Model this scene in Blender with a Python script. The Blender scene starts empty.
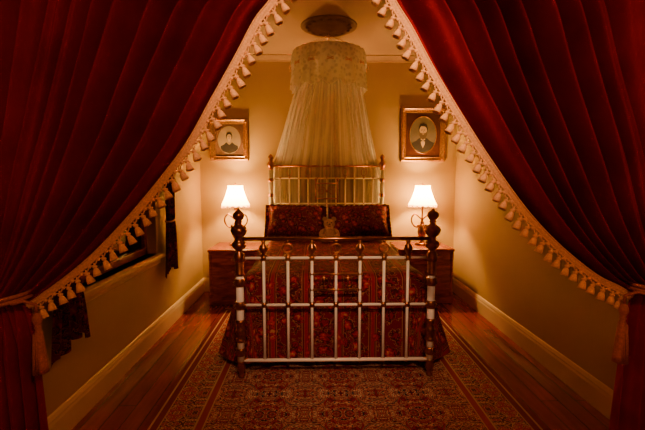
import bpy, bmesh, math, random
from mathutils import Vector, Matrix, noise
random.seed(7)
D=bpy.data; C=bpy.context; S=C.scene
pi=math.pi; sin=math.sin; cos=math.cos

# ---------------------------------------------------------------- materials
class NT:
    def __init__(s,name):
        s.m=D.materials.new(name); s.m.use_nodes=True
        s.t=s.m.node_tree; s.b=s.t.nodes['Principled BSDF']; s.out=s.t.nodes['Material Output']
    def n(s,typ,**kw):
        nd=s.t.nodes.new(typ)
        for k,v in kw.items():
            if k.startswith('i_'): nd.inputs[k[2:].replace('_',' ')].default_value=v
            else: setattr(nd,k,v)
        return nd
    def l(s,a,b): s.t.links.new(a,b)
    def math(s,op,a,b=None,c=None):
        nd=s.t.nodes.new('ShaderNodeMath'); nd.operation=op
        for i,v in enumerate((a,b,c)):
            if v is None: continue
            if isinstance(v,(int,float)): nd.inputs[i].default_value=v
            else: s.l(v,nd.inputs[i])
        return nd.outputs[0]
    def ramp(s,fac,stops,const=False):
        nd=s.t.nodes.new('ShaderNodeValToRGB'); cr=nd.color_ramp
        if const: cr.interpolation='CONSTANT'
        while len(cr.elements)<len(stops): cr.elements.new(0.5)
        for e,(p,c) in zip(cr.elements,stops):
            e.position=p; e.color=(*c,1) if len(c)==3 else c
        s.l(fac,nd.inputs[0]); return nd.outputs[0]
    def mix(s,f,a,b):
        nd=s.t.nodes.new('ShaderNodeMix'); nd.data_type='RGBA'
        for i,v in ((0,f),(6,a),(7,b)):
            if isinstance(v,(int,float)): nd.inputs[i].default_value=v
            elif isinstance(v,tuple): nd.inputs[i].default_value=(*v,1)
            else: s.l(v,nd.inputs[i])
        return nd.outputs[2]
    def bump(s,h,st=0.3,dist=0.01):
        nd=s.n('ShaderNodeBump'); nd.inputs['Strength'].default_value=st; nd.inputs['Distance'].default_value=dist
        s.l(h,nd.inputs['Height']); s.l(nd.outputs[0],s.b.inputs['Normal'])

def simple(name,col,rough=0.5,metal=0.0,var=0.12,scale=12,bump=0.0,**kw):
    t=NT(name); tc=t.n('ShaderNodeTexCoord'); nz=t.n('ShaderNodeTexNoise',i_Scale=scale,i_Detail=4.0)
    t.l(tc.outputs['Object'],nz.inputs['Vector'])
    a=tuple(c*(1-var) for c in col); b=tuple(min(1,c*(1+var)) for c in col)
    t.l(t.ramp(nz.outputs[0],[(0.3,a),(0.7,b)]),t.b.inputs['Base Color'])
    t.b.inputs['Roughness'].default_value=rough; t.b.inputs['Metallic'].default_value=metal
    for k,v in kw.items(): t.b.inputs[k.replace('_',' ')].default_value=v
    if bump: t.bump(nz.outputs[0],bump)
    return t.m

M={}
M['wall']=simple('wall_paint',(0.48,0.32,0.10),0.75,var=0.04,scale=3,bump=0.05)
M['ceil']=simple('ceiling_paint',(0.46,0.30,0.17),0.85,var=0.03,scale=3)
M['rose_shadow']=simple('shadow_brown_plaster',(0.22,0.11,0.05),0.7,var=0.1,scale=10)  # dark brown paints in the canopy's shadow on the ceiling
M['trim']=simple('trim_paint',(0.74,0.57,0.34),0.35,var=0.03)
M['brass']=simple('aged_brass',(0.42,0.17,0.06),0.28,1.0,var=0.25,scale=30)
M['gold']=simple('gilt',(0.52,0.27,0.07),0.38,0.85,var=0.35,scale=60,bump=0.25)
M['white']=simple('white_enamel',(0.94,0.90,0.84),0.35,var=0.03,scale=20)
M['cord']=simple('cream_fringe_silk',(0.80,0.44,0.18),0.65,var=0.2,scale=150,bump=0.3)
M['tieCord']=simple('amber_rope_silk',(0.40,0.12,0.035),0.65,var=0.25,scale=150,bump=0.3)
M['dark']=simple('dark_inner',(0.07,0.018,0.010),0.4,var=0.2)
M['mount']=simple('portrait_mount',(0.12,0.05,0.022),0.7,var=0.3,scale=25)
M['paper']=simple('portrait_paper',(0.32,0.24,0.15),0.7,var=0.1,scale=8)
M['paperd']=simple('portrait_backdrop',(0.14,0.11,0.08),0.7,var=0.2,scale=10)
M['skin']=simple('portrait_face_print',(0.52,0.38,0.24),0.7,var=0.08,scale=40)
M['ink']=simple('portrait_ink',(0.022,0.014,0.01),0.8,var=0.2,scale=20)
M['ink2']=simple('portrait_soft_ink',(0.09,0.055,0.035),0.8,var=0.2,scale=40)
M['redglass']=simple('antique_bronze',(0.30,0.13,0.05),0.3,0.8,var=0.3,scale=20)
M['black']=simple('night_glass',(0.01,0.012,0.02),0.05,var=0.1)
M['rod']=simple('rod_wood',(0.10,0.03,0.012),0.3,var=0.2)
M['plush']=simple('teddy_plush',(0.40,0.20,0.075),0.95,var=0.3,scale=120,bump=0.6)
M['sheet']=simple('linen_sheet',(0.6,0.5,0.38),0.8,var=0.05)

def wood(name,c1,c2,rough,sc=(14,1.2,14)):
    t=NT(name); tc=t.n('ShaderNodeTexCoord'); mp=t.n('ShaderNodeMapping'); mp.inputs['Scale'].default_value=sc
    t.l(tc.outputs['Object'],mp.inputs[0]); nz=t.n('ShaderNodeTexNoise',i_Scale=2.0,i_Detail=7.0,i_Distortion=1.2)
    t.l(mp.outputs[0],nz.inputs['Vector'])
    t.l(t.ramp(nz.outputs[0],[(0.3,c1),(0.7,c2)]),t.b.inputs['Base Color'])
    t.b.inputs['Roughness'].default_value=rough
    return t.m
M['mahog']=wood('mahogany',(0.15,0.022,0.008),(0.38,0.075,0.02),0.25,(3,3,14))

# floor boards
t=NT('polished_floor_boards'); tc=t.n('ShaderNodeTexCoord'); mp=t.n('ShaderNodeMapping'); mp.inputs['Rotation'].default_value=(0,0,pi/2)
t.l(tc.outputs['Object'],mp.inputs[0])
br=t.n('ShaderNodeTexBrick'); t.l(mp.outputs[0],br.inputs['Vector'])
br.inputs['Scale'].default_value=1; br.inputs['Brick Width'].default_value=2.4; br.inputs['Row Height'].default_value=0.11
br.inputs['Mortar Size'].default_value=0.0025; br.inputs['Color1'].default_value=(0.32,0.040,0.008,1); br.inputs['Color2'].default_value=(0.22,0.025,0.006,1)
br.inputs['Mortar'].default_value=(0.04,0.008,0.004,1)
mp2=t.n('ShaderNodeMapping'); mp2.inputs['Scale'].default_value=(20,1.5,1); t.l(tc.outputs['Object'],mp2.inputs[0])
nz=t.n('ShaderNodeTexNoise',i_Scale=2.0,i_Detail=6.0); t.l(mp2.outputs[0],nz.inputs['Vector'])
g=t.ramp(nz.outputs[0],[(0.3,(0.65,0.6,0.6)),(0.7,(1,1,1))])
mx=t.n('ShaderNodeMix',data_type='RGBA',blend_type='MULTIPLY'); mx.inputs[0].default_value=1; t.l(br.outputs[0],mx.inputs[6]); t.l(g,mx.inputs[7])
t.l(mx.outputs[2],t.b.inputs['Base Color']); t.b.inputs['Roughness'].default_value=0.13
M['floor']=t.m

# velvet
t=NT('red_velvet'); tc=t.n('ShaderNodeTexCoord'); nz=t.n('ShaderNodeTexNoise',i_Scale=5.0,i_Detail=5.0); t.l(tc.outputs['Object'],nz.inputs['Vector'])
t.l(t.ramp(nz.outputs[0],[(0.3,(0.18,0.0008,0.0008)),(0.7,(0.32,0.0015,0.0012))]),t.b.inputs['Base Color'])
t.b.inputs['Roughness'].default_value=0.6; t.b.inputs['Sheen Weight'].default_value=0.15; t.b.inputs['Sheen Roughness'].default_value=0.3
t.b.inputs['Sheen Tint'].default_value=(1,0.04,0.02,1); t.b.inputs['Specular IOR Level'].default_value=0.03
M['velvet']=t.m

# bedspread: stripes + floral (uses UV in metres)
def brocade(name,stripe=True,coord='UV'):
    t=NT(name); tc=t.n('ShaderNodeTexCoord'); co=tc.outputs[coord]
    sx=t.n('ShaderNodeSeparateXYZ'); t.l(co,sx.inputs[0])
    vor=t.n('ShaderNodeTexVoronoi',i_Scale=13.0); t.l(co,vor.inputs['Vector'])
    nz=t.n('ShaderNodeTexNoise',i_Scale=20.0,i_Detail=3.0,i_Distortion=2.0); t.l(co,nz.inputs['Vector'])
    petal=t.math('ADD',vor.outputs['Distance'],t.math('MULTIPLY',t.math('SUBTRACT',nz.outputs[0],0.5),1.2))
    base=t.ramp(petal,[(0,(0.36,0.15,0.06)),(0.08,(0.32,0.014,0.012)),(0.26,(0.16,0.004,0.006)),(0.44,(0.045,0.002,0.004)),(0.60,(0.30,0.11,0.05)),(0.65,(0.12,0.003,0.006))],True)
    col=base
    if stripe:
        f=t.math('FRACT',t.math('DIVIDE',sx.outputs[0],0.24))
        s2=t.ramp(f,[(0,(0.28,0.10,0.045)),(0.02,(0.09,0.002,0.004)),(0.07,(0.24,0.07,0.035)),(0.08,(0.22,0.004,0.006)),(0.18,(0.24,0.07,0.035)),(0.19,(0.09,0.002,0.004)),(0.23,(0.28,0.10,0.045)),(0.25,(0,0,0))],True)
        gt=t.math('GREATER_THAN',f,0.25)
        sm=t.math('GREATER_THAN',petal,0.38)
        sc=t.mix(sm,base,s2)
        col=t.mix(gt,sc,base)
    t.l(col,t.b.inputs['Base Color']); t.b.inputs['Roughness'].default_value=0.75
    t.b.inputs['Specular IOR Level'].default_value=0.12
    t.bump(nz.outputs[0],0.35,0.006)
    return t.m
M['brocade']=brocade('striped_brocade')
M['floral']=brocade('floral_brocade',False,'Object')

# persian rug
t=NT('persian_rug_wool'); tc=t.n('ShaderNodeTexCoord'); sx=t.n('ShaderNodeSeparateXYZ'); t.l(tc.outputs['Object'],sx.inputs[0])
RHX,RHY=1.13,1.26
ax=t.math('ABSOLUTE',sx.outputs[0]); ay=t.math('ABSOLUTE',sx.outputs[1])
dist=t.math('MINIMUM',t.math('SUBTRACT',RHX,ax),t.math('SUBTRACT',RHY,ay))
def tri(v,p): return t.math('PINGPONG',v,p)
cm=t.n('ShaderNodeCombineXYZ'); t.l(tri(ax,0.23),cm.inputs[0]); t.l(tri(ay,0.23),cm.inputs[1])
nzr=t.n('ShaderNodeTexNoise',i_Scale=11.0,i_Detail=2.5,i_Distortion=2.6); t.l(cm.outputs[0],nzr.inputs['Vector'])
field=t.ramp(nzr.outputs[0],[(0,(0.03,0.03,0.05)),(0.36,(0.55,0.36,0.20)),(0.39,(0.26,0.012,0.011)),(0.455,(0.012,0.012,0.028)),(0.50,(0.66,0.46,0.28)),(0.52,(0.26,0.012,0.011)),(0.58,(0.66,0.46,0.28)),(0.605,(0.02,0.015,0.028)),(0.66,(0.30,0.018,0.014))],True)
cb=t.n('ShaderNodeCombineXYZ'); t.l(tri(ax,0.11),cb.inputs[0]); t.l(tri(ay,0.11),cb.inputs[1])
nzb=t.n('ShaderNodeTexNoise',i_Scale=17.0,i_Detail=1.5,i_Distortion=2.0); t.l(cb.outputs[0],nzb.inputs['Vector'])
bord=t.ramp(nzb.outputs[0],[(0,(0.50,0.34,0.2)),(0.37,(0.08,0.02,0.03)),(0.44,(0.50,0.34,0.2)),(0.47,(0.28,0.018,0.013)),(0.57,(0.50,0.34,0.2)),(0.61,(0.06,0.02,0.03))],True)
lines=t.ramp(dist,[(0,(0.16,0.015,0.012)),(0.03,(0.50,0.34,0.2)),(0.04,(0.16,0.015,0.012)),(0.08,(0.42,0.28,0.15)),(0.09,(0.0,0.0,0.0)),(0.28,(0.42,0.28,0.15)),(0.29,(0.24,0.02,0.015)),(0.33,(0.42,0.28,0.15))],True)
inb=t.math('MULTIPLY',t.math('GREATER_THAN',dist,0.09),t.math('LESS_THAN',dist,0.28))
isf=t.math('GREATER_THAN',dist,0.34)
colr=t.mix(isf,t.mix(inb,lines,bord),field)
t.l(colr,t.b.inputs['Base Color']); t.b.inputs['Roughness'].default_value=0.95; t.b.inputs['Specular IOR Level'].default_value=0.1
nf=t.n('ShaderNodeTexNoise',i_Scale=300.0); t.l(tc.outputs['Object'],nf.inputs['Vector']); t.bump(nf.outputs[0],0.3,0.004)
M['rug']=t.m

# net / lace (translucent)
def sheer(name,col,alpha,em=0.0,emc=(1,.6,.25),lace=False,trans=0.5,threads=False):
    t=NT(name); t.t.nodes.remove(t.b)
    df=t.n('ShaderNodeBsdfDiffuse'); tl=t.n('ShaderNodeBsdfTranslucent'); tp=t.n('ShaderNodeBsdfTransparent')
    df.inputs[0].default_value=(*col,1); tl.inputs[0].default_value=(*col,1)
    m1=t.n('ShaderNodeMixShader'); m1.inputs[0].default_value=trans; t.l(df.outputs[0],m1.inputs[1]); t.l(tl.outputs[0],m1.inputs[2])
    tc=t.n('ShaderNodeTexCoord')
    m2=t.n('ShaderNodeMixShader'); t.l(tp.outputs[0],m2.inputs[1]); t.l(m1.outputs[0],m2.inputs[2])
    if lace:
        v=t.n('ShaderNodeTexVoronoi',i_Scale=26.0); t.l(tc.outputs['Object'],v.inputs['Vector'])
        t.l(t.ramp(v.outputs['Distance'],[(0.25,(alpha,)*3),(0.55,(0.97,)*3)]),m2.inputs[0])
    elif threads:
        # gathered mesh: denser where the cloth bunches into vertical folds (UV u runs round the net)
        mp=t.n('ShaderNodeMapping'); mp.inputs['Scale'].default_value=(70,1.0,1); t.l(tc.outputs['UV'],mp.inputs[0])
        v=t.n('ShaderNodeTexNoise',i_Scale=1.0,i_Detail=3.0); t.l(mp.outputs[0],v.inputs['Vector'])
        t.l(t.ramp(v.outputs[0],[(0.36,(alpha*0.55,)*3),(0.66,(min(1,alpha*1.9),)*3)]),m2.inputs[0])
    else: m2.inputs[0].default_value=alpha
    o=m2.outputs[0]
    if em>0:
        e=t.n('ShaderNodeEmission'); e.inputs[0].default_value=(*emc,1); e.inputs[1].default_value=em
        a=t.n('ShaderNodeAddShader'); t.l(o,a.inputs[0]); t.l(e.outputs[0],a.inputs[1]); o=a.outputs[0]
    t.l(o,t.out.inputs['Surface']); return t.m
M['net']=sheer('mosquito_net',(0.97,0.96,0.95),0.36,trans=0.45,threads=True)
M['netd']=sheer('mosquito_net_gathered',(0.97,0.96,0.95),0.42,trans=0.45,threads=True)
M['lace']=sheer('lace_valance',(0.97,0.96,0.95),0.72,lace=True,trans=0.35)
M['shade']=sheer('silk_lampshade',(0.9,0.78,0.5),1.0,em=6.0,emc=(1,0.68,0.22),trans=0.75)
t=NT('bulb_glass'); t.b.inputs['Emission Color'].default_value=(1,0.6,0.25,1); t.b.inputs['Emission Strength'].default_value=8; M['bulb']=t.m

# ---------------------------------------------------------------- mesh builder
class MB:
    def __init__(s): s.bm=bmesh.new(); s.mats=[]; s.mi=0; s.uv=None
    def mat(s,k):
        if k not in s.mats: s.mats.append(k)
        s.mi=s.mats.index(k); return s
    def face(s,vs,smooth=True):
        try: f=s.bm.faces.new(vs)
        except ValueError: return None
        f.material_index=s.mi; f.smooth=smooth; return f
    def grid(s,rows,closed_u=False,smooth=True,uv=False):
        V=[[s.bm.verts.new(p) for p in r] for r in rows]
        n=len(V[0]); L=s.bm.loops.layers.uv.verify() if uv else None; m=len(V)-1
        for i in range(len(V)-1):
            for j in range(n if closed_u else n-1):
                k=(j+1)%n; f=s.face((V[i][j],V[i][k],V[i+1][k],V[i+1][j]),smooth)
                if uv and f:
                    for lp,(a,c_) in zip(f.loops,((j,i),(j+1,i),(j+1,i+1),(j,i+1))): lp[L].uv=(a/n,c_/m)
        return V
    def cap(s,ring,flip=False): s.face(ring[::-1] if flip else ring,False)
    def box(s,a,b,bev=0.0):
        x0,y0,z0=a; x1,y1,z1=b
        tmp=bmesh.new(); bmesh.ops.create_cube(tmp,size=1)
        for v in tmp.verts: v.co=Vector(((x0+x1)/2+v.co.x*(x1-x0),(y0+y1)/2+v.co.y*(y1-y0),(z0+z1)/2+v.co.z*(z1-z0)))
        if bev: bmesh.ops.bevel(tmp,geom=tmp.edges[:],offset=bev,segments=2,affect='EDGES',profile=0.5)
        s.merge(tmp,False); return s
    def merge(s,tmp,smooth=True,mtx=None):
        mp={}
        for v in tmp.verts: mp[v]=s.bm.verts.new(mtx@v.co if mtx else v.co)
        for f in tmp.faces: s.face([mp[v] for v in f.verts],smooth)
        tmp.free()
    def lathe(s,prof,pos=(0,0,0),axis=None,seg=16,flute=None):
        q=Matrix.Identity(3)
        if axis is not None: q=Vector((0,0,1)).rotation_difference(Vector(axis).normalized()).to_matrix()
        p0=Vector(pos); rows=[]
        for r,z in prof:
            rows.append([p0+q@Vector((max(r,1e-4)*cos(2*pi*j/seg),max(r,1e-4)*sin(2*pi*j/seg),z)) for j in range(seg)])
        V=s.grid(rows,True); s.cap(V[0],True); s.cap(V[-1]); return s
    def tube(s,pts,r,seg=8,closed=False,caps=True):
        pts=[Vector(p) for p in pts]; n=len(pts); rows=[]; prev=None
        for i,p in enumerate(pts):
            if closed: d=pts[(i+1)%n]-pts[i-1]
            else: d=pts[min(i+1,n-1)]-pts[max(i-1,0)]
            d.normalize()
            if prev is None:
                a=Vector((0,0,1)) if abs(d.z)<0.9 else Vector((1,0,0)); u=d.cross(a).normalized()
            else: u=(prev-d*prev.dot(d)).normalized()
            prev=u; w=d.cross(u); rr=r[i] if isinstance(r,(list,tuple)) else r
            rows.append([p+u*rr*cos(2*pi*j/seg)+w*rr*sin(2*pi*j/seg) for j in range(seg)])
        if closed: rows.append(rows[0])
        V=s.grid(rows,True)
        if caps and not closed: s.cap(V[0],True); s.cap(V[-1])
        return s
    def ball(s,p,r,sx=1,sy=1,sz=1,seg=12):
        tmp=bmesh.new(); bmesh.ops.create_uvsphere(tmp,u_segments=seg,v_segments=max(6,seg*2//3),radius=r)
        s.merge(tmp,True,Matrix.Translation(p)@Matrix.Diagonal((sx,sy,sz,1))); return s
    def done(s,name,parent=None,loc=None,recalc=True,mod=None):
        if recalc: bmesh.ops.recalc_face_normals(s.bm,faces=s.bm.faces[:])
        me=D.meshes.new(name); s.bm.to_mesh(me); s.bm.free()
        for k in s.mats: me.materials.append(M[k])
        o=D.objects.new(name,me); C.collection.objects.link(o)
        if parent: o.parent=parent
        if loc: o.location=loc
        return o
def empty(name,loc=(0,0,0)):
    e=D.objects.new(name,None); e.empty_display_size=0.1; e.location=loc; C.collection.objects.link(e); return e

# ---------------------------------------------------------------- room
XL,XR,YB,YF,H=-1.38,1.74,4.95,-1.6,2.85
T=0.15
b=MB().mat('floor'); b.box((XL-T,YF-T,-0.1),(XR+T,YB+T,0)); b.done('floor')
b=MB().mat('ceil'); b.box((XL-T,YF-T,H),(XR+T,YB+T,H+0.1)); b.done('ceiling')
b=MB().mat('wall'); b.box((XL-T,YB,0),(XR+T,YB+T,H)); b.done('wall_back')
b=MB().mat('wall'); b.box((XR,YF,0),(XR+T,YB,H)); b.done('wall_right')
b=MB().mat('wall'); b.box((XL-T,YF-T,0),(XR+T,YF,H)); b.done('wall_front')
WY0,WY1,WZ0,WZ1=2.32,3.52,0.74,2.15
b=MB().mat('wall')
b.box((XL-T,YF,0),(XL,WY0,H)); b.box((XL-T,WY1,0),(XL,YB,H)); b.box((XL-T,WY0,0),(XL,WY1,WZ0)); b.box((XL-T,WY0,WZ1),(XL,WY1,H)); b.done('wall_left')
def strip(name,p0,p1,nrm,prof,k='trim'):
    b=MB().mat(k); n=Vector(nrm)
    rows=[[Vector(p)+n*o+Vector((0,0,z)) for o,z in prof] for p in (p0,p1)]
    V=b.grid(rows,False,False); b.cap(V[0]); b.cap(V[1],True); return b.done(name)
bp=[(0,0),(0.022,0),(0.022,0.12),(0.017,0.135),(0.017,0.145),(0.008,0.165),(0,0.17)]
strip('baseboard_back',(XL,YB,0),(XR,YB,0),(0,-1,0),bp)
strip('baseboard_left',(XL,YF,0),(XL,YB,0),(1,0,0),bp)
strip('baseboard_right',(XR,YF,0),(XR,YB,0),(-1,0,0),bp)
cp=[(0,H-0.07),(0.012,H-0.07),(0.018,H-0.05),(0.045,H-0.02),(0.06,H-0.012),(0.06,H),(0,H)]
strip('trim_1',(XL,YB,0),(XR,YB,0),(0,-1,0),cp,'ceil')
strip('trim_2',(XL,YF,0),(XL,YB,0),(1,0,0),cp,'ceil')
strip('trim_3',(XR,YF,0),(XR,YB,0),(-1,0,0),cp,'ceil')
# window
w=empty('window_1',(XL,(WY0+WY1)/2,WZ0)); cy=(WY0+WY1)/2
b=MB().mat('mahog')
def wb(a,c,bev=0.004): b.box((a[0]-XL,a[1]-cy,a[2]-WZ0),(c[0]-XL,c[1]-cy,c[2]-WZ0),bev)
wb((XL-0.14,WY0,WZ0),(XL-0.08,WY0+0.05,WZ1)); wb((XL-0.14,WY1-0.05,WZ0),(XL-0.08,WY1,WZ1))
wb((XL-0.14,WY0,WZ1-0.05),(XL-0.08,WY1,WZ1)); wb((XL-0.14,WY0,WZ0),(XL-0.08,WY1,WZ0+0.06))
wb((XL-0.13,WY0,1.42),(XL-0.08,WY1,1.47)); wb((XL-0.12,cy-0.012,WZ0),(XL-0.09,cy+0.012,WZ1))
b.done('sash_frame',w)
b=MB().mat('trim'); wb((XL-0.10,WY0-0.06,WZ0-0.035),(XL+0.055,WY1+0.06,WZ0),0.008); wb((XL,WY0-0.04,WZ0-0.085),(XL+0.018,WY1+0.04,WZ0-0.035)); b.done('window_sill',w)
b=MB().mat('black'); wb((XL-0.115,WY0,WZ0),(XL-0.108,WY1,WZ1),0); b.done('glass',w)
# window drapes
def drape(name,yc,hw,ztop,ztie,zbot,ph):
    root=empty(name,(XL+0.07,yc,ztie)); b=MB().mat('floral'); rows=[]
    nv,nu=60,72
    for i in range(nv+1):
        z=ztop+(zbot-ztop)*i/nv
        if z>ztie: k=((z-ztie)/(ztop-ztie)); wd=0.30+0.70*k**0.6
        else: k=(ztie-z)/(ztie-zbot); wd=0.30+0.62*k**0.55
        row=[]
        for j in range(nu+1):
            u=j/nu*2-1
            amp=0.022+0.012*sin(3*u+ph)
            zz=z-ztie
            if z<ztie: zz-= 0.10*k*(abs(u)**1.5)*(1 if u<0 else .5)+0.02*k*sin(9*u)
            row.append((amp*sin(u*17+ph+0.8*k)+0.012*noise.noise(Vector((u*3,z*3,ph))),u*hw*wd,zz))
        rows.append(row)
    b.grid(rows); o=b.done('cloth',root,recalc=False)
    b=MB().mat('cord'); b.tube([(0.038*cos(a),hw*0.34*sin(a),0.0+0.01*sin(a)) for a in [2*pi*i/24 for i in range(24)]],0.008,closed=True); b.done('tieback',root)
    return root
drape('window_drape',3.68,0.15,2.26,1.02,0.60,0.3)
drape('window_drape',2.14,0.18,2.26,0.98,0.54,1.7)
b=MB().mat('brass'); b.tube([(0,1.92-2.9,0),(0,3.9-2.9,0)],0.012); b.ball((0,1.90-2.9,0),0.025); b.ball((0,3.92-2.9,0),0.025)
for yy in (2.0,3.8): b.tube([(0,yy-2.9,0),(-0.07,yy-2.9,0)],0.008)
b.done('window_curtain_rod',loc=(XL+0.07,2.9,2.29))

# ---------------------------------------------------------------- velvet curtains
def catmull(P,n):
    P=[Vector(p) for p in P]; out=[]
    for i in range(len(P)-1):
        a=P[max(i-1,0)];b_=P[i];c=P[i+1];d=P[min(i+2,len(P)-1)]
        for k in range(12):
            t_=k/12; out.append(0.5*((2*b_)+(-a+c)*t_+(2*a-5*b_+4*c-d)*t_*t_+(-a+3*b_-3*c+d)*t_**3))
    out.append(P[-1]); L=[0]
    for i in range(1,len(out)): L.append(L[-1]+(out[i]-out[i-1]).length)
    res=[];j=0
    for k in range(n+1):
        s_=L[-1]*k/n
        while j<len(L)-2 and L[j+1]<s_: j+=1
        f=(s_-L[j])/max(1e-9,L[j+1]-L[j]); res.append(out[j].lerp(out[j+1],min(1,f)))
    return res,L[-1]
YC=1.50
def tassel(b,p,d,L,r,seg=8):
    d=Vector(d).normalized()
    prof=[(r*0.18,-L*0.25),(r*0.2,0),(r*0.55,L*0.06),(r*0.62,L*0.14),(r*0.5,L*0.22),(r*0.33,L*0.26),(r*0.6,L*0.36),(r*0.85,L*0.7),(r*1.0,L*1.0),(r*0.2,L*0.97)]
    b.lathe(prof,p,d,seg)
def curtain(edge,outer_top,waist,sgn,ph,hem):
    ox=edge[-1][0]; root=empty('velvet_curtain',(ox,YC,edge[-1][1])); O=Vector((ox,YC,edge[-1][1]))
    NV,NU=110,460
    pin,Lin=catmull([(x,0,z) for x,z in edge],NV)
    wx,wz=waist
    pout,_=catmull([(outer_top,0,edge[0][1]),(outer_top,0,1.9),(outer_top*0.97+wx*0.03,0,1.5),(wx*0.6+outer_top*0.4,0,1.15),(wx,0,wz)],NV)
    def fold(u,v):
        uu=u+0.014*sin(u*23+ph)+0.02*sin(u*9+ph*2)
        N=13.5
        a=2*pi*N*uu+ph+0.5*sin(3*v+u*5)
        s_=sin(a)
        s_=1-2*((1-s_)/2)**1.5
        return s_+0.25*sin(2.13*a+1.0+2*v)
    rows=[]
    def pt(u,v,i):
        p=pin[i].lerp(pout[i],u)
        A=0.070*(1-v)**0.8+0.012+0.020*sin(v*pi)
        A*= 1.0+0.5*noise.noise(Vector((u*6,v*2,ph)))
        y=-A*fold(u,v)
        y-=0.07*sin(pi*min(1,max(0,u)))*v**3
        e=min(1,u/0.03); y*=0.35+0.65*e
        sag=0.0
        if v>0.3: sag=0.016*sin(2*pi*6*u+ph*3)*(v-0.3)*(1-v)*4
        return Vector((p.x,YC+y,p.z-sag*min(1,u*12)))-O
    for i in range(NV+1):
        v=i/NV; rows.append([pt(j/NU,v,i) for j in range(NU+1)])
    b=MB().mat('velvet'); b.grid(rows)
    low=[]; nl=40; z0=edge[-1][1]; x0=edge[-1][0]
    for i in range(nl+1):
        k=i/nl; row=[]
        xa=x0+(hem[0]-x0)*(k**0.5); xb=wx+(hem[1]-wx)*(k**0.5)
        for j in range(NU+1):
            u=j/NU; z=(z0*(1-u)+wz*u)*(1-k)+0.006*k
            A=0.012+0.035*k**0.6
            y=-A*(sin(2*pi*6.5*u+ph)+0.3*sin(2*pi*14*u))-0.07*sin(pi*u)*(1-0.5*k)
            yt=rows[-1][j].y
            f=min(1,k*5); row.append(Vector((xa+(xb-xa)*u-O.x, (YC+y-O.y)*f+yt*(1-f), z-O.z)))
        low.append(row)
    b.grid(low); b.done('cloth',root,recalc=False)
    b=MB().mat('cord')
    n=len(pin); rib=[];cord1=[];cord2=[]
    def frame(i):
        d=(pin[min(i+1,n-1)]-pin[max(i-1,0)]).normalized()
        nr=Vector((-d.z,0,d.x)) 
        if nr.x*(-sgn)<0: nr=-nr
        return d,nr
    for i in range(n):
        d,nr=frame(i); base=pt(0,i/NV,i); base.y-=0.006
        rib.append([base-nr*0.006+Vector((0,-0.004,0)),base+nr*0.004+Vector((0,-0.009,0)),base+nr*0.014])
        cord1.append(base-nr*0.006+Vector((0,-0.006,0))); cord2.append(base+nr*0.014)
    b.grid(rib); b.tube(cord1,0.003,6); b.tube(cord2,0.0035,6)
    step=0.0215; cnt=int(Lin/step)
    for q in range(cnt):
        s_=q*step/Lin*(n-1); i=int(s_)
        if i>=n-2: break
        d,nr=frame(i); f=s_-i
        base=cord2[i].lerp(cord2[i+1],f)
        dirv=(nr*0.75+Vector((0,-0.05,-0.75))+Vector((random.uniform(-.12,.12),random.uniform(-.15,.1),0))).normalized()
        if q%2==0:
            p=base+dirv*0.016
            tassel(b,p,dirv,0.042*random.uniform(.9,1.1),0.0155,8)
            b.tube([base-d*0.020,base-d*0.012+dirv*0.010,p],0.0026,5); b.tube([base+d*0.020,base+d*0.012+dirv*0.010,p],0.0026,5)
        else:
            b.ball(base+dirv*0.007,0.0065,seg=6)
    b.done('tasselled_fringe',root)
    cxw=(x0+wx)/2; hw=abs(wx-x0)/2+0.028
    b=MB().mat('tieCord')
    zc=(z0+wz)/2
    for off in (0,0.016):
        pts=[]
        for i in range(48):
            a=2*pi*i/48
            pts.append(Vector((cxw+hw*cos(a),YC-0.045+0.085*sin(a),zc+off+sgn*(-0.020)*cos(a)))-O)
        b.tube(pts,0.0075,8,closed=True)
    tx=x0-sgn*0.062
    top=Vector((tx,YC-0.055,zc-0.005))-O
    q0=Vector((cxw-sgn*hw*0.8,YC-0.10,zc+0.01))-O
    b.tube([q0,(q0+top)/2+Vector((0,0,0.012)),top,top+Vector((0,0,-0.03))],0.006)
    prof=[(0.004,0),(0.010,0.004),(0.015,0.016),(0.017,0.028),(0.013,0.040),(0.009,0.050),(0.013,0.055),(0.009,0.063),(0.014,0.075),(0.017,0.14),(0.019,0.20),(0.020,0.225),(0.005,0.22)]
    b.lathe(prof,top+Vector((0,0,-0.03)),(0.05*-sgn,0,-1),20)
    for a in range(18):
        aa=2*pi*a/18; q=top+Vector((0,0,-0.03))
        b.tube([q+Vector((0.013*cos(aa),0.013*sin(aa),-0.08)),q+Vector((0.019*cos(aa),0.019*sin(aa),-0.16)),q+Vector((0.022*cos(aa),0.022*sin(aa),-0.228))],0.0025,5)
    b.done('tieback_tassel',root)
    return root
L_edge=[(0.07,2.46),(-0.03,2.22),(-0.135,2.03),(-0.20,1.947),(-0.268,1.826),(-0.362,1.667),(-0.448,1.522),(-0.548,1.394),(-0.67,1.255),(-0.80,1.125),(-0.91,1.035),(-1.01,0.965),(-1.07,0.93)]
R_edge=[(0.09,2.46),(0.185,2.22),(0.275,2.03),(0.34,1.93),(0.42,1.79),(0.515,1.64),(0.635,1.465),(0.775,1.285),(0.91,1.15),(1.06,1.035),(1.16,0.985),(1.22,0.95)]
curtain(L_edge,-1.33,(-1.24,0.97),-1,0.4,(-1.00,-1.31))
curtain(R_edge,1.69,(1.42,0.99),1,2.1,(1.17,1.62))
b=MB().mat('rod'); b.tube([(XL+0.01-0.18,0,0),(XR-0.01-0.18,0,0)],0.02,12)
b.mat('brass')
for i in range(28):
    xx=XL+0.06+i*(XR-XL-0.12)/27-0.18
    b.tube([(xx,0.030*cos(a),-0.006+0.030*sin(a)) for a in [2*pi*k/16 for k in range(16)]],0.003,6,closed=True)
b.done('curtain_rod',loc=(0.18,YC,2.50))

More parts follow.
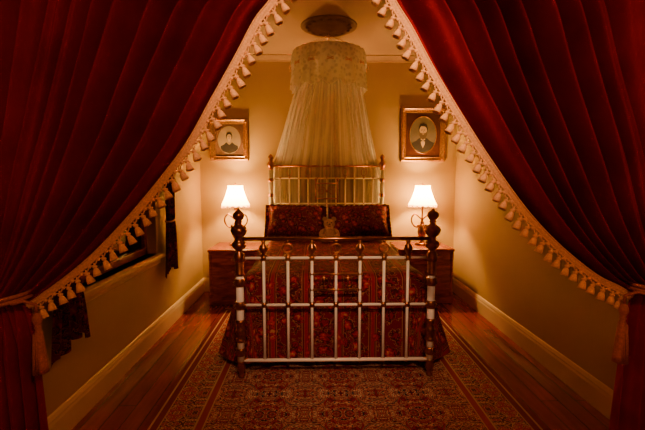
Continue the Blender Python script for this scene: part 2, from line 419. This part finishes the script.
# ---------------------------------------------------------------- bed
BX=0.15; HW=0.66; YFt=2.72; YHd=4.80
bed=empty('brass_bed',(BX,YFt,0))
def rosette(b,p,r=0.018):
    b.mat('brass'); b.ball(p,r,1,0.75,1,10)
    b.lathe([(r*1.25,-0.004),(r*1.3,0),(r*1.25,0.004)],p,(0,1,0),12)
def collar(b,x,y,z,r,h=0.03):
    b.mat('brass'); b.lathe([(r*0.9,-h/2),(r*1.15,-h*0.4),(r*1.0,-h*0.2),(r*1.35,0),(r*1.0,h*0.2),(r*1.15,h*0.4),(r*0.9,h/2)],(x,y,z),None,16)
def post(b,x,y,top,kind):
    R=0.026
    b.mat('brass')
    b.lathe([(0.014,0.0),(0.022,0.004),(0.024,0.02),(0.014,0.03),(0.020,0.045),(0.030,0.065),(0.032,0.08),(0.022,0.10),(0.030,0.115),(0.022,0.13)],(x,y,0.0115),None,20)
    b.mat('white'); b.lathe([(R,0.13),(R,top)],(x,y,0),None,20)
    if kind=='foot':
        for z in (0.20,0.53,0.69,0.86): collar(b,x,y,z,R*1.25,0.055)
        b.mat('brass')
        b.lathe([(R,0.27),(R*1.5,0.278),(R*1.3,0.29),(R*1.15,0.305),(R*1.2,0.335),(R*1.5,0.35),(R*1.2,0.365),(R*1.15,0.395),(R*1.3,0.41),(R*1.5,0.422),(R,0.43)],(x,y,0),None,20)
        b.lathe([(R,0.735),(R*1.4,0.742),(R*1.15,0.755),(R*1.15,0.83),(R,0.85)],(x,y,0),None,20)
        b.lathe([(0.026,0.0),(0.034,0.008),(0.03,0.02),(0.018,0.03),(0.024,0.04),(0.042,0.055),(0.050,0.075),(0.042,0.095),(0.022,0.108),(0.030,0.116),(0.022,0.124),(0.036,0.135),(0.050,0.155),(0.056,0.175),(0.048,0.195),(0.024,0.212),(0.018,0.225),(0.028,0.232),(0.018,0.240),(0.030,0.252),(0.040,0.272),(0.035,0.292),(0.014,0.308),(0.007,0.318),(0.001,0.324)],(x,y,top),None,24)
    else:
        for z in (0.5,0.9,1.20,1.38): collar(b,x,y,z,R*1.1,0.04)
        b.mat('brass')
        b.lathe([(0.022,0.0),(0.03,0.008),(0.02,0.02),(0.032,0.035),(0.042,0.06),(0.036,0.085),(0.016,0.10),(0.024,0.108),(0.016,0.116),(0.026,0.13),(0.030,0.145),(0.022,0.165),(0.006,0.18),(0.001,0.184)],(x,y,top),None,24)
# footboard
b=MB()
for sx in (-1,1): post(b,sx*HW,0,0.875,'foot')
zt,z2,z3,z4=0.99,0.858,0.53,0.135
def hbar(z,r,k,x0=-HW,x1=HW,y=0): b.mat(k); b.tube([(x0,y,z),(x1,y,z)],r,12)
hbar(zt,0.0135,'brass'); hbar(z2,0.0100,'white'); hbar(z3,0.0100,'white'); hbar(z4,0.0125,'white')
sp=2*HW/8
xs=[-HW+sp*i for i in range(1,8)]
for i,x in enumerate(xs):
    b.mat('white')
    b.tube([(x,0,z4),(x,0,z2)],0.010,10)
    b.mat('brass')
    if i in (0,2,4,6):
        b.lathe([(0.008,0),(0.016,0.01),(0.010,0.022),(0.025,0.042),(0.032,0.06),(0.025,0.080),(0.010,0.097),(0.016,0.110),(0.008,0.124)],(x,0,z2+0.004),None,12)
    for z in (z2,z3): rosette(b,(x,0,z),0.023)
    rosette(b,(x,0,z4),0.015)
for z in (z3,z2,z4):
    for sx in (-1,1): rosette(b,(sx*(HW-0.030),0,z),0.016)
xa,xb=xs[2]+0.0,xs[4]+0.0
for z in (0.745,0.635): hbar(z,0.0085,'brass',xa,xb)
for x in (xs[2],xs[3],xs[4]):
    for z in (0.745,0.635): rosette(b,(x,0,z),0.014)
for x in (xs[2]+sp*0.5,xs[3]+sp*0.5):
    b.mat('brass'); b.tube([(x,0,0.635),(x,0,0.745)],0.005)
    b.tube([(x+0.03*cos(a),0,0.69+0.03*sin(a)) for a in [2*pi*k/20 for k in range(20)]],0.004,6,closed=True)
for x0s,x1s in ((xs[0],xs[2]),(xs[2],xs[4]),(xs[4],xs[6])):
    b.mat('brass'); m=(x0s+x1s)/2
    b.tube([(m+0.035*cos(a),0,z2+0.067+0.030*sin(a)) for a in [2*pi*k/20 for k in range(20)]],0.006,6,closed=True)
    b.ball((m,0,z2+0.116),0.013); b.ball((m,0,z2+0.02),0.013)
b.done('footboard',bed)
# headboard
b=MB(); Yh=YHd-YFt
for sx in (-1,1): post(b,sx*HW,Yh,1.50,'head')
for z,r,k in ((1.545,0.0125,'brass'),(1.40,0.009,'white'),(1.10,0.009,'white'),(0.45,0.012,'white')): 
    hbar(z,r,k,y=Yh)
for i in range(1,12):
    x=-HW+2*HW/12*i; top=1.545 if i in(3,9) else 1.40
    b.mat('white'); b.tube([(x,Yh,0.45),(x,Yh,top)],0.0095)
    for z in (1.40,1.10): rosette(b,(x,Yh,z),0.013)
    if i%2==0:
        b.mat('brass'); b.tube([(x+0.03*cos(a),Yh,1.473+0.045*sin(a)) for a in [2*pi*k/20 for k in range(20)]],0.004,6,closed=True)
for z in (1.34,1.16): hbar(z,0.008,'brass',-0.13,0.13,Yh-0.012)
for x in (-0.13,0.13): b.mat('brass'); b.tube([(x,Yh-0.012,1.12),(x,Yh-0.012,1.38)],0.008); b.ball((x,Yh-0.012,1.385),0.016)
for sx in (-1,1):
    pts=[]
    for k in range(40):
        a=k/39*3.5*pi; r=0.055*(1-k/48); pts.append((sx*(0.06+ -r*cos(a)*0.9),Yh-0.014,1.25+r*sin(a)))
    b.mat('brass'); b.tube(pts,0.006,6)
b.ball((0,Yh-0.014,1.25),0.018)
b.done('headboard',bed)
b=MB().mat('brass')
for sx in (-1,1): b.box((sx*(HW-0.03)-0.012,0.01,0.30),(sx*(HW-0.03)+0.012,Yh-0.01,0.345),0.003)
b.done('side_rails',bed)
b=MB().mat('sheet'); b.box((-0.61,0.12,0.34),(0.61,Yh-0.04,0.66),0.04); b.done('mattress',bed)

# bedspread
b=MB().mat('brocade'); uvl=b.bm.loops.layers.uv.new('UVMap')
y0,y1=2.825,4.74; cyb=(y0+y1)/2; hx=0.655; hy=(y1-y0)/2; rc=0.09; N=360
def rr(th):
    w_,h_=2*(hx-rc),2*(hy-rc); arc=rc*pi/2; P=2*(w_+h_)+4*arc; s_=th*P
    segs=[('l',(hx,-(hy-rc)),(0,1),h_,(1,0)),('a',(hx-rc,hy-rc),0),('l',(hx-rc,hy),(-1,0),w_,(0,1)),('a',(-(hx-rc),hy-rc),pi/2),('l',(-hx,hy-rc),(0,-1),h_,(-1,0)),('a',(-(hx-rc),-(hy-rc)),pi),('l',(-(hx-rc),-hy),(1,0),w_,(0,-1)),('a',(hx-rc,-(hy-rc)),1.5*pi)]
    for g in segs:
        L=g[3] if g[0]=='l' else arc
        if s_<=L+1e-9:
            if g[0]=='l': return Vector((g[1][0]+g[2][0]*s_,g[1][1]+g[2][1]*s_)),Vector(g[4]),s_
            a=g[2]+s_/rc; return Vector((g[1][0]+rc*cos(a),g[1][1]+rc*sin(a))),Vector((cos(a),sin(a))),s_
        s_-=L
    return Vector((hx,-(hy-rc))),Vector((1,0)),0
rows=[]; meta=[]
def topz(x,y):
    z=0.715+0.018*noise.noise(Vector((x*3,y*3,0)))
    z+=0.02*math.exp(-((y-cyb-hy+0.4)/0.3)**2)
    return z
ringdefs=[('t',k/14) for k in range(1,15)]+[('s',k/22) for k in range(1,23)]
for kind,k in ringdefs:
    row=[];mt=[]
    for j in range(N):
        p,nr,_=rr(j/N)
        if kind=='t':
            q=p*k; e=max(0,(k-0.9)/0.1)
            z=topz(q.x,q.y)-0.03*e*e*1.0
            row.append((q.x+BX,q.y+cyb,z)); mt.append((q.x,q.y))
        else:
            drop=k*0.60
            fl=max(0,nr.x*nr.x)
            if nr.y>0.5: fl*=0.1
            foot=max(0,-nr.y)
            s_=j/N*6.1
            fold_=(sin(s_*2*pi*3.1)+0.5*sin(s_*2*pi*7.3+1))*(0.028*k*fl+0.012*k*foot*1)
            out=0.014*sin(min(1,k*5)*pi/2)+fl*(0.19*k**0.9)+fold_
            if p.y>hy-0.75: out*=max(0.12,(hy-p.y)/0.75) if abs(nr.x)>0.5 else 0.1
            out=max(out,0.004)
            z=topz(p.x,p.y)-0.03-drop
            if abs(nr.x)>0.3: z+=0.02*sin(s_*5)*k
            X=p.x+nr.x*out; Yv=p.y+nr.y*min(out,0.03)
            row.append((X+BX,Yv+cyb,z)); mt.append((p.x+nr.x*drop,p.y+nr.y*drop))
    rows.append(row); meta.append(mt)
V=b.grid(rows,True)
cen=b.bm.verts.new((BX,cyb,topz(0,0)))
for j in range(N): b.face((cen,V[0][j],V[0][(j+1)%N]))
md={cen:(0,0)}
for r_,m_ in zip(V,meta):
    for v_,q in zip(r_,m_): md[v_]=q
for f in b.bm.faces:
    for lp in f.loops: lp[uvl].uv=md[lp.vert]
b.done('bedspread')

def pillow(name,loc,w,h,th,rot,mk='floral',ruffle=0.0,sub=26):
    b=MB().mat(mk)
    def sh(u,v,s_):
        e=(1-u**4)*(1-v**4); e=max(0,e)**0.5
        x=u*w/2*(1-0.06*(1-(abs(v)))*abs(u)); z=v*h/2*(1-0.06*(1-abs(u))*abs(v))
        y=s_*th/2*e*(1+0.10*noise.noise(Vector((u*2.5,v*2.5,s_+w))))
        return (x,y,z)
    for s_ in (-1,1):
        b.grid([[sh(-1+2*i/sub,-1+2*j/sub,s_) for i in range(sub+1)] for j in range(sub+1)])
    if ruffle:
        pts=[];n=200;outp=[]
        for k in range(n):
            a=2*pi*k/n; c_,s2=cos(a),sin(a); m=max(abs(c_),abs(s2)); u,v=c_/m,s2/m
            p=Vector(sh(u*.985,v*.985,1)); p.y=0; d=Vector((u,0,v)).normalized()
            pts.append(p); outp.append(p+d*ruffle+Vector((0,0.014*sin(k*1.3),0)))
        V=b.grid([pts,[(p+q)/2+Vector((0,0.006*sin(k*1.3),0)) for k,(p,q) in enumerate(zip(pts,outp))],outp],True)
    bmesh.ops.remove_doubles(b.bm,verts=b.bm.verts[:],dist=0.0008)
    o=b.done(name,loc=loc); o.rotation_euler=rot; return o
pillow('bed_pillow',(BX-0.35,4.49,0.918),0.64,0.37,0.21,(math.radians(-36),math.radians(2),math.radians(4)),ruffle=0.045)
pillow('bed_pillow',(BX+0.36,4.49,0.918),0.64,0.37,0.21,(math.radians(-36),math.radians(-2),math.radians(-4)),ruffle=0.045)
# teddy bear seated against the pillows
b=MB().mat('plush')
b.lathe([(0.001,0),(0.035,0.004),(0.055,0.03),(0.060,0.06),(0.052,0.095),(0.036,0.125),(0.03,0.135)],(0,0,0),None,20)
b.ball((0,-0.005,0.168),0.052,1.05,0.95,0.92,20)
b.ball((0,-0.048,0.156),0.024,1.05,0.9,0.8,14)
for sx in (-1,1):
    b.lathe([(0.008,-0.008),(0.020,-0.008),(0.024,0),(0.020,0.008),(0.008,0.004)],(sx*0.042,0,0.212),(0,-1,0.1),16)
    b.tube([(sx*0.040,0,0.115),(sx*0.068,-0.02,0.095),(sx*0.080,-0.045,0.068),(sx*0.078,-0.058,0.052)],[0.017,0.021,0.019,0.014],12)
    b.ball((sx*0.078,-0.060,0.050),0.018,seg=12)
    b.tube([(sx*0.030,-0.02,0.028),(sx*0.050,-0.065,0.026),(sx*0.062,-0.105,0.028)],[0.026,0.025,0.024],12)
    b.ball((sx*0.063,-0.112,0.038),0.027,0.9,0.6,1.3,12)
b.mat('ink')
for sx in (-1,1): b.ball((sx*0.019,-0.052,0.180),0.006,seg=8)
b.ball((0,-0.070,0.163),0.008,1.2,0.7,0.8,8)
b.mat('cord'); b.tube([(0.036*cos(a),0.034*sin(a),0.131) for a in [2*pi*k/24 for k in range(24)]],0.006,6,closed=True)
for sx in (-1,1): b.tube([(0,-0.038,0.129),(sx*0.03,-0.045,0.142),(sx*0.034,-0.045,0.120),(0,-0.038,0.129)],0.006,6)
o=b.done('teddy_bear',loc=(BX+0.01,4.20,0.735)); o.scale=(1.12,1.12,1.12); o.rotation_euler=(math.radians(-8),0,0)

# ---------------------------------------------------------------- nightstands
def nightstand(x0,x1,y0,y1,h):
    cx_,cy_=(x0+x1)/2,(y0+y1)/2; w_=(x1-x0)/2; d_=(y1-y0)/2
    r=empty('nightstand',(cx_,cy_,0))
    b=MB().mat('mahog')
    b.box((-w_+0.02,-d_+0.02,0.07),(w_-0.02,d_,h-0.03),0.004)
    b.box((-w_,-d_,h-0.03),(w_,d_,h),0.008)
    b.box((-w_+0.01,-d_+0.01,h-0.045),(w_-0.01,d_,h-0.03),0.004)
    b.box((-w_+0.005,-d_+0.005,0.0),(w_-0.005,d_,0.08),0.008)
    for sx in (-1,1): b.lathe([(0.018,0.08),(0.018,0.12),(0.012,0.14),(0.017,0.2),(0.014,h-0.14),(0.019,h-0.1),(0.019,h-0.045)],(sx*(w_-0.025),-d_+0.022,0),None,12)
    b.done('carcass',r)
    b=MB().mat('mahog'); fy=-d_+0.02
    b.box((-w_+0.05,fy-0.014,h-0.17),(w_-0.05,fy,h-0.06),0.005)
    b.box((-w_+0.05,fy-0.014,h-0.31),(w_-0.05,fy,h-0.19),0.005)
    b.box((-w_+0.05,fy-0.014,0.10),(w_-0.05,fy,h-0.33),0.005)
    b.box((-w_+0.09,fy-0.020,0.14),(w_-0.09,fy-0.01,h-0.37),0.008)
    b.mat('brass')
    for z in (h-0.115,h-0.25,h-0.40): b.ball((0,fy-0.026,z),0.014); b.lathe([(0.018,0),(0.01,0.01)],(0,fy-0.014,z),(0,-1,0),12)
    b.done('drawers',r); return r
nightstand(-1.17,-0.62,4.38,4.92,0.62)
nightstand(0.93,1.56,4.38,4.92,0.62)

# ---------------------------------------------------------------- lamps
def lamp(x,y,z,rz=0,energy=26):
    r=empty('table_lamp',(x,y,z)); r.rotation_euler=(0,0,rz)
    b=MB().mat('brass')
    b.lathe([(0.075,0),(0.078,0.01),(0.065,0.022),(0.035,0.032),(0.022,0.045),(0.03,0.055),(0.018,0.07)],(0,0,0),None,24)
    b.mat('redglass'); b.lathe([(0.02,0.07),(0.040,0.10),(0.052,0.145),(0.048,0.19),(0.030,0.23),(0.02,0.25)],(0,0,0),None,24)
    b.mat('brass'); b.lathe([(0.022,0.25),(0.03,0.256),(0.018,0.27),(0.012,0.29),(0.02,0.30),(0.010,0.315),(0.010,0.42),(0.018,0.425),(0.018,0.47)],(0,0,0),None,16)
    for a0 in (0,pi):
        pts=[]
        for k in range(30):
            q=k/29; a=q*1.6*pi
            pts.append((cos(a0)*(0.085+0.052*sin(a)*(1-.3*q)),0.0,0.345-0.11*q+0.042*cos(a)-0.02))
        pts=[(cos(a0)*0.01,0,0.30)]+pts
        b.tube(pts,0.009,6)
        b.ball(pts[-1],0.014)
    b.tube([(0.045*sin(pi*k/20),0,0.45+0.24*k/20) for k in range(21)],0.0025,6); b.tube([(-0.045*sin(pi*k/20),0,0.45+0.24*k/20) for k in range(21)],0.0025,6)
    b.lathe([(0.006,0.69),(0.014,0.705),(0.006,0.72),(0.001,0.735)],(0,0,0),None,12)
    for k in range(3):
        a=2*pi*k/3; b.tube([(0,0,0.692),(0.08*cos(a),0.08*sin(a),0.692)],0.0025,6)
    b.done('base',r)
    b=MB().mat('shade'); rows=[]; n=96
    for i in range(17):
        q=i/16; rad=0.082+0.075*q**1.5+0.006*math.exp(-(q/0.05)**2)
        row=[]
        for j in range(n):
            a=2*pi*j/n; rr_=rad*(1+0.03*abs(sin(a*4))*(0.4+q)); zz=0.695-0.225*q
            if i==16: zz-=0.014*abs(sin(a*8))
            row.append((rr_*cos(a),rr_*sin(a),zz))
        rows.append(row)
    b.grid(rows,True)
    b.done('shade',r)
    b=MB().mat('cord')
    for rad,z_,amp in ((0.160,0.468,0.03),(0.084,0.697,0.012)):
        b.tube([(rad*(1+amp*abs(sin(4*a)))*cos(a),rad*(1+amp*abs(sin(4*a)))*sin(a),z_) for a in [2*pi*k/64 for k in range(64)]],0.004,6,closed=True)
    for k in range(40):
        a=2*pi*k/40; R_=0.161*(1+0.03*abs(sin(4*a))); tassel(b,(R_*cos(a),R_*sin(a),0.462),(0,0,-1),0.026,0.006,6)
    b.done('shade_trim',r)
    b=MB().mat('bulb'); b.lathe([(0.012,0.47),(0.02,0.49),(0.03,0.52),(0.028,0.55),(0.01,0.57)],(0,0,0),None,16); b.done('bulb',r)
    ld=D.lights.new('lamp_light','POINT'); ld.energy=energy; ld.color=(1.0,0.52,0.16); ld.shadow_soft_size=0.035
    lo=D.objects.new('lamp_light',ld); C.collection.objects.link(lo); lo.parent=r; lo.location=(0,0,0.60)
    return r
lamp(-0.91,4.69,0.622,0,100)
lamp(1.27,4.69,0.622,0.15,100)

# ---------------------------------------------------------------- framed portraits
def framed(cx_,cz,w_,h_,man):
    r=empty('framed_portrait',(cx_,YB,cz))
    b=MB().mat('gold')
    prof=[(0,0),(0,0.022),(0.006,0.032),(0.016,0.036),(0.022,0.030),(0.034,0.024),(0.046,0.018),(0.052,0.022),(0.058,0.020),(0.062,0.010)]
    rows=[]
    for ins,dp in prof:
        row=[];a,c_=w_/2-ins,h_/2-ins
        for sx,sz in ((-1,-1),(1,-1),(1,1),(-1,1)): row.append((sx*a,-dp-0.001,sz*c_))
        rows.append(row)
    b.grid(rows,True,False); 
    for sx in (-1,1):
        for sz in (-1,1): 
            b.ball((sx*(w_/2-0.03),-0.03,sz*(h_/2-0.03)),0.022,1,0.4,1,10)
    b.done('gilt_frame',r)
    b=MB().mat('mount'if not man else 'dark'); b.box((-w_/2+0.055,-0.010,-h_/2+0.055),(w_/2-0.055,-0.004,h_/2-0.055)); b.done('mount',r)
    b=MB()
    def ell(k,ox,oz,ax_,az_,lay,n=40):
        b.mat(k); pts=[]
        for i in range(n):
            a=2*pi*i/n; pts.append(b.bm.verts.new((ox+ax_*cos(a),-0.0105-0.0006*lay,oz+az_*sin(a))))
        b.face(pts[::-1],False)
    def poly(k,pts,lay,clip=None):
        b.mat(k); vs=[]
        for x,z in pts:
            if clip:
                q=((x/clip[0])**2+(z/clip[1])**2)**0.5
                if q>1: x/=q; z/=q
            vs.append(b.bm.verts.new((x,-0.0105-0.0006*lay,z)))
        b.face(vs,False)
    s_=h_
    OX,OZ=w_*0.30,h_*0.33
    if man:
        b.mat('gold'); b.tube([((OX+.004)*cos(a),-0.012,(OZ+.004)*sin(a)) for a in [2*pi*k/48 for k in range(48)]],0.005,6,closed=True)
    ell('paperd' if man else 'paper',0,0,OX,OZ,1)
    cl=(OX*0.985,OZ*0.985)
    body=[(-0.045*s_/0.6,-OZ*0.18),(-0.075*s_/0.6,-OZ*0.32),(-0.125*s_/0.6,-OZ*0.45),(-0.15*s_/0.6,-OZ*0.75),(-0.12*s_/0.6,-OZ*1.1),(0,-OZ*1.2),(0.12*s_/0.6,-OZ*1.1),(0.15*s_/0.6,-OZ*0.75),(0.125*s_/0.6,-OZ*0.45),(0.075*s_/0.6,-OZ*0.32),(0.045*s_/0.6,-OZ*0.18)]
    poly('ink',body,2,cl)
    k=s_/0.6*(1.0 if man else 0.9)
    hz=OZ*0.22
    if man:
        poly('skin',[(-0.026*k,-OZ*0.15),(0.026*k,-OZ*0.15),(0.022*k,-OZ*0.5),(0,-OZ*0.75),(-0.022*k,-OZ*0.5)],3)
        poly('ink',[(-0.025*k,-OZ*0.27),(0,-OZ*0.33),(0.025*k,-OZ*0.27),(0.025*k,-OZ*0.38),(0,-OZ*0.34),(-0.025*k,-OZ*0.38)],4)
        ell('ink',0,hz+0.020*k,0.052*k,0.062*k,5)
        ell('skin',0,hz,0.042*k,0.060*k,6)
        poly('ink2',[(-0.043*k,hz-0.0*k),(-0.030*k,hz-0.022*k),(0,hz-0.026*k),(0.030*k,hz-0.022*k),(0.043*k,hz),(0.045*k,hz-0.04*k),(0.028*k,hz-0.082*k),(0,hz-0.10*k),(-0.028*k,hz-0.082*k),(-0.045*k,hz-0.04*k)],7)
        poly('ink',[(-0.045*k,hz+0.03*k),(-0.02*k,hz+0.052*k),(0.02*k,hz+0.048*k),(0.045*k,hz+0.025*k),(0.04*k,hz+0.07*k),(0,hz+0.085*k),(-0.04*k,hz+0.07*k)],7)
        ell('skin',0,hz-0.034*k,0.012*k,0.0035*k,8)
    else:
        poly('paper',[(-0.03*k,-OZ*0.14),(0.03*k,-OZ*0.14),(0.035*k,-OZ*0.22),(0,-OZ*0.36),(-0.035*k,-OZ*0.22)],4)
        ell('skin',0,-OZ*0.05,0.018*k,0.035*k,3)
        ell('ink',0,hz+0.012*k,0.050*k,0.062*k,5)
        ell('skin',0,hz-0.004*k,0.036*k,0.050*k,6)
        poly('ink',[(-0.038*k,hz+0.0*k),(-0.030*k,hz+0.03*k),(0,hz+0.045*k),(0.030*k,hz+0.03*k),(0.038*k,hz),(0.045*k,hz+0.05*k),(0,hz+0.075*k),(-0.045*k,hz+0.05*k)],7)
        ell('ink2',0,hz-0.030*k,0.010*k,0.003*k,8)
    for sx in (-1,1):
        ell('ink',sx*0.016*k,hz+0.006*k,0.006*k,0.0035*k,8,16); poly('ink2',[(sx*0.006*k,hz+0.014*k),(sx*0.026*k,hz+0.016*k),(sx*0.026*k,hz+0.019*k),(sx*0.006*k,hz+0.018*k)],8)
    poly('ink2',[(0.0,hz+0.008*k),(0.003*k,hz+0.008*k),(0.007*k,hz-0.014*k),(-0.004*k,hz-0.015*k),(0.002*k,hz-0.011*k)],8)
    b.done('portrait_print',r,recalc=False)
    return r
framed(-1.02,1.86,0.46,0.50,False)
framed(1.325,1.925,0.54,0.65,True)

# ---------------------------------------------------------------- canopy
CX,CY=0.145,4.05; DZ=-0.10
can=empty('bed_canopy',(CX,CY,2.3))
def loc(p): return Vector(p)-Vector((CX,CY,2.3))
b=MB().mat('lace'); rows=[]; n=240; R0=0.335
for q,rz in ((0.02,2.80),(0.35,2.775),(0.7,2.745),(0.93,2.715)):
    rows.append([loc((CX+R0*q*cos(2*pi*j/n),CY+R0*q*sin(2*pi*j/n),rz+DZ+0.006*sin(24*2*pi*j/n)*q)) for j in range(n)])
for i in range(20):
    q=i/19; row=[]
    for j in range(n):
        a=2*pi*j/n; f=0.005+0.014*q
        R_=R0*(1+0.08*q)+f*sin(a*18+0.6*sin(3*a))+0.003*sin(a*51)
        z=2.705+DZ-0.32*q
        if q>0.5: z-=(q-0.5)*2*0.045*abs(sin(a*7))
        row.append(loc((CX+R_*cos(a),CY+R_*sin(a),z)))
    rows.append(row)
b.grid(rows,True)
rows=[]
for i in range(8):
    q=i/7; rows.append([loc((CX+(R0+0.012+0.022*q+0.008*sin(a*26))*cos(a),CY+(R0+0.012+0.022*q+0.008*sin(a*26))*sin(a),2.715+DZ-0.12*q-(0.025*abs(sin(a*11)) if i>3 else 0))) for a in [2*pi*j/n for j in range(n)]])
b.grid(rows,True)
b.done('lace_valance',can,recalc=False)
b=MB().mat('cord')
b.tube([loc((CX+R0*cos(a),CY+R0*sin(a),2.71+DZ)) for a in [2*pi*k/64 for k in range(64)]],0.006,8,closed=True)
for k in range(4):
    a=pi/4+pi/2*k; b.tube([loc((CX,CY,2.78)),loc((CX+R0*cos(a),CY+R0*sin(a),2.71+DZ))],0.003)
b.tube([loc((CX,CY,2.80)),loc((CX,CY,2.68))],0.004)
for k in range(14):
    a=2*pi*(k+0.5)/14; p=loc((CX+(R0+0.048)*cos(a),CY+(R0+0.048)*sin(a),2.56+DZ))
    for sx in (-1,1):
        tv=Vector((-sin(a),cos(a),0)); b.tube([p,p+tv*sx*0.026+Vector((0,0,0.014)),p+tv*sx*0.030+Vector((0,0,-0.010)),p],0.005,5)
    b.ball(p,0.007,seg=6)
b.done('hoop_and_bows',can)
b=MB().mat('net'); rows=[]
NVn=70
for i in range(NVn+1):
    q=i/NVn; z=2.58+(0.62-2.58)*q
    k=min(1,max(0,(2.40-z)/(2.40-1.50))); e=k**1.0; ee=k*k*(3-2*k)
    wx_=0.265+ (0.62-0.265)*e; dy=0.25*(1-ee)+0.050*ee; cyq=CY+(4.865-CY)*(e*0.5+ee*0.5)
    row=[]
    for j in range(320):
        a=2*pi*j/320
        f=1+0.045*sin(a*27+1.2*sin(a*2))+0.025*sin(a*47+q*2)
        x=wx_*cos(a); 
        row.append(loc((CX+x*f,cyq+dy*sin(a)*f+0.006*sin(a*27),z)))
    rows.append(row)
b.grid(rows,True,uv=True)
b.done('net',can,recalc=False)
b=MB().mat('netd')
for sx in (-1,1):
    rows=[]
    for i in range(61):
        q=i/60; z=2.40+(0.62-2.40)*q
        k=min(1,(2.40-z)/0.90); e=k**1.0; ee=k*k*(3-2*k)
        cxq=sx*(0.17+0.33*e); cyq=(CY-0.20)*(1-ee)+4.862*ee; row=[]
        for j in range(60):
            u=j/59*2-1; w_=0.09+0.045*k
            row.append(loc((CX+cxq+u*w_*1.0,cyq+0.022*sin(u*16+sx),z)))
        rows.append(row)
    b.grid(rows,uv=True)
b.done('gathered_falls',can,recalc=False)
b=MB().mat('rose_shadow')
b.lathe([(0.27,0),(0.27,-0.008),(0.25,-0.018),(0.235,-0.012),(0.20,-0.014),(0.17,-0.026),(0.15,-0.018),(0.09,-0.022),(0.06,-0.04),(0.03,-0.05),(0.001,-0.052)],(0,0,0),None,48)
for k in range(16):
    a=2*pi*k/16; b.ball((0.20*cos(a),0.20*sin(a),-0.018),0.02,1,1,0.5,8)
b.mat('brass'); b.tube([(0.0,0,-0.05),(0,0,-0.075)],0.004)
b.done('ceiling_shadow_rose',loc=(CX,CY-0.05,H))  # dark disc shaped to stand for the canopy's shadow ellipse

# ---------------------------------------------------------------- rug
b=MB().mat('rug'); b.box((-RHX,-RHY,-0.005),(RHX,RHY,0.005),0.002)
b.mat('cord')
for sy in (-1,1):
    for i in range(150):
        x=-RHX+0.008+i*(2*RHX-0.016)/149
        b.box((x-0.0025,sy*RHY-(0.0 if sy>0 else 0.05),-0.004),(x+0.0025+random.uniform(-.001,.001),sy*RHY+(0.05 if sy>0 else 0.0),0.001))
b.done('persian_rug',loc=(0.17,2.96,0.0052))

# ---------------------------------------------------------------- added fill lights (unseen, behind viewer)
r=empty('front_fill_pendant',(0.45,-0.35,H))  # pendant added out of view as front fill for curtains and bed
b=MB().mat('brass'); b.lathe([(0.09,0),(0.09,-0.012),(0.03,-0.03),(0.012,-0.04),(0.012,-0.14),(0.05,-0.15)],(0,0,0),None,24); b.done('fill_pendant_fitting',r)
b=MB(); M['added_fill_globe']=sheer('fill_globe_glow',(0.9,0.7,0.5),1.0,em=1.0,emc=(1,0.45,0.15),trans=0.8); b.mat('added_fill_globe')
b.lathe([(0.05,-0.15),(0.10,-0.17),(0.14,-0.22),(0.13,-0.27),(0.09,-0.31),(0.001,-0.325)],(0,0,0),None,32); b.done('fill_globe',r)
ld=D.lights.new('front_fill_light','POINT'); ld.energy=46; ld.color=(1.0,0.40,0.16); ld.shadow_soft_size=0.06
lo=D.objects.new('front_fill_light',ld); C.collection.objects.link(lo); lo.parent=r; lo.location=(0,0,-0.42)
r=empty('footboard_fill_spot',(0.12,-0.1,H))  # spot added out of view to brighten the footboard through the curtains
dv=(Vector((0.15,2.75,0.66))-Vector((0.12,-0.1,H-0.10))).normalized()
b=MB().mat('brass'); b.lathe([(0.05,0),(0.05,-0.012),(0.012,-0.02),(0.012,-0.07)],(0,0,0),None,20)
b.lathe([(0.015,-0.07),(0.035,-0.06),(0.04,0.0),(0.048,0.05),(0.045,0.05),(0.03,0.0)],(0,0,-0.10),dv,20); b.done('fill_spot_can',r)
ld=D.lights.new('fill_spot_light','SPOT'); ld.energy=250; ld.color=(1.0,0.56,0.30); ld.shadow_soft_size=0.04; ld.spot_size=math.radians(40); ld.spot_blend=1.0
lo=D.objects.new('fill_spot_light',ld); C.collection.objects.link(lo); lo.parent=r; lo.location=Vector((0,0,-0.10))+dv*0.06
lo.rotation_euler=dv.to_track_quat('-Z','Y').to_euler()

# world
wd=D.worlds.new('World'); S.world=wd; wd.use_nodes=True; wd.node_tree.nodes['Background'].inputs[0].default_value=(0.05,0.02,0.01,1); wd.node_tree.nodes['Background'].inputs[1].default_value=0.2

# camera
cd=D.cameras.new('camera'); cd.sensor_width=36; cd.lens=22.5; cd.clip_start=0.05
co=D.objects.new('camera',cd); C.collection.objects.link(co); co.location=(0,0,1.4)
co.rotation_euler=(math.radians(90-5.2),0,math.radians(-1.2)); S.camera=co
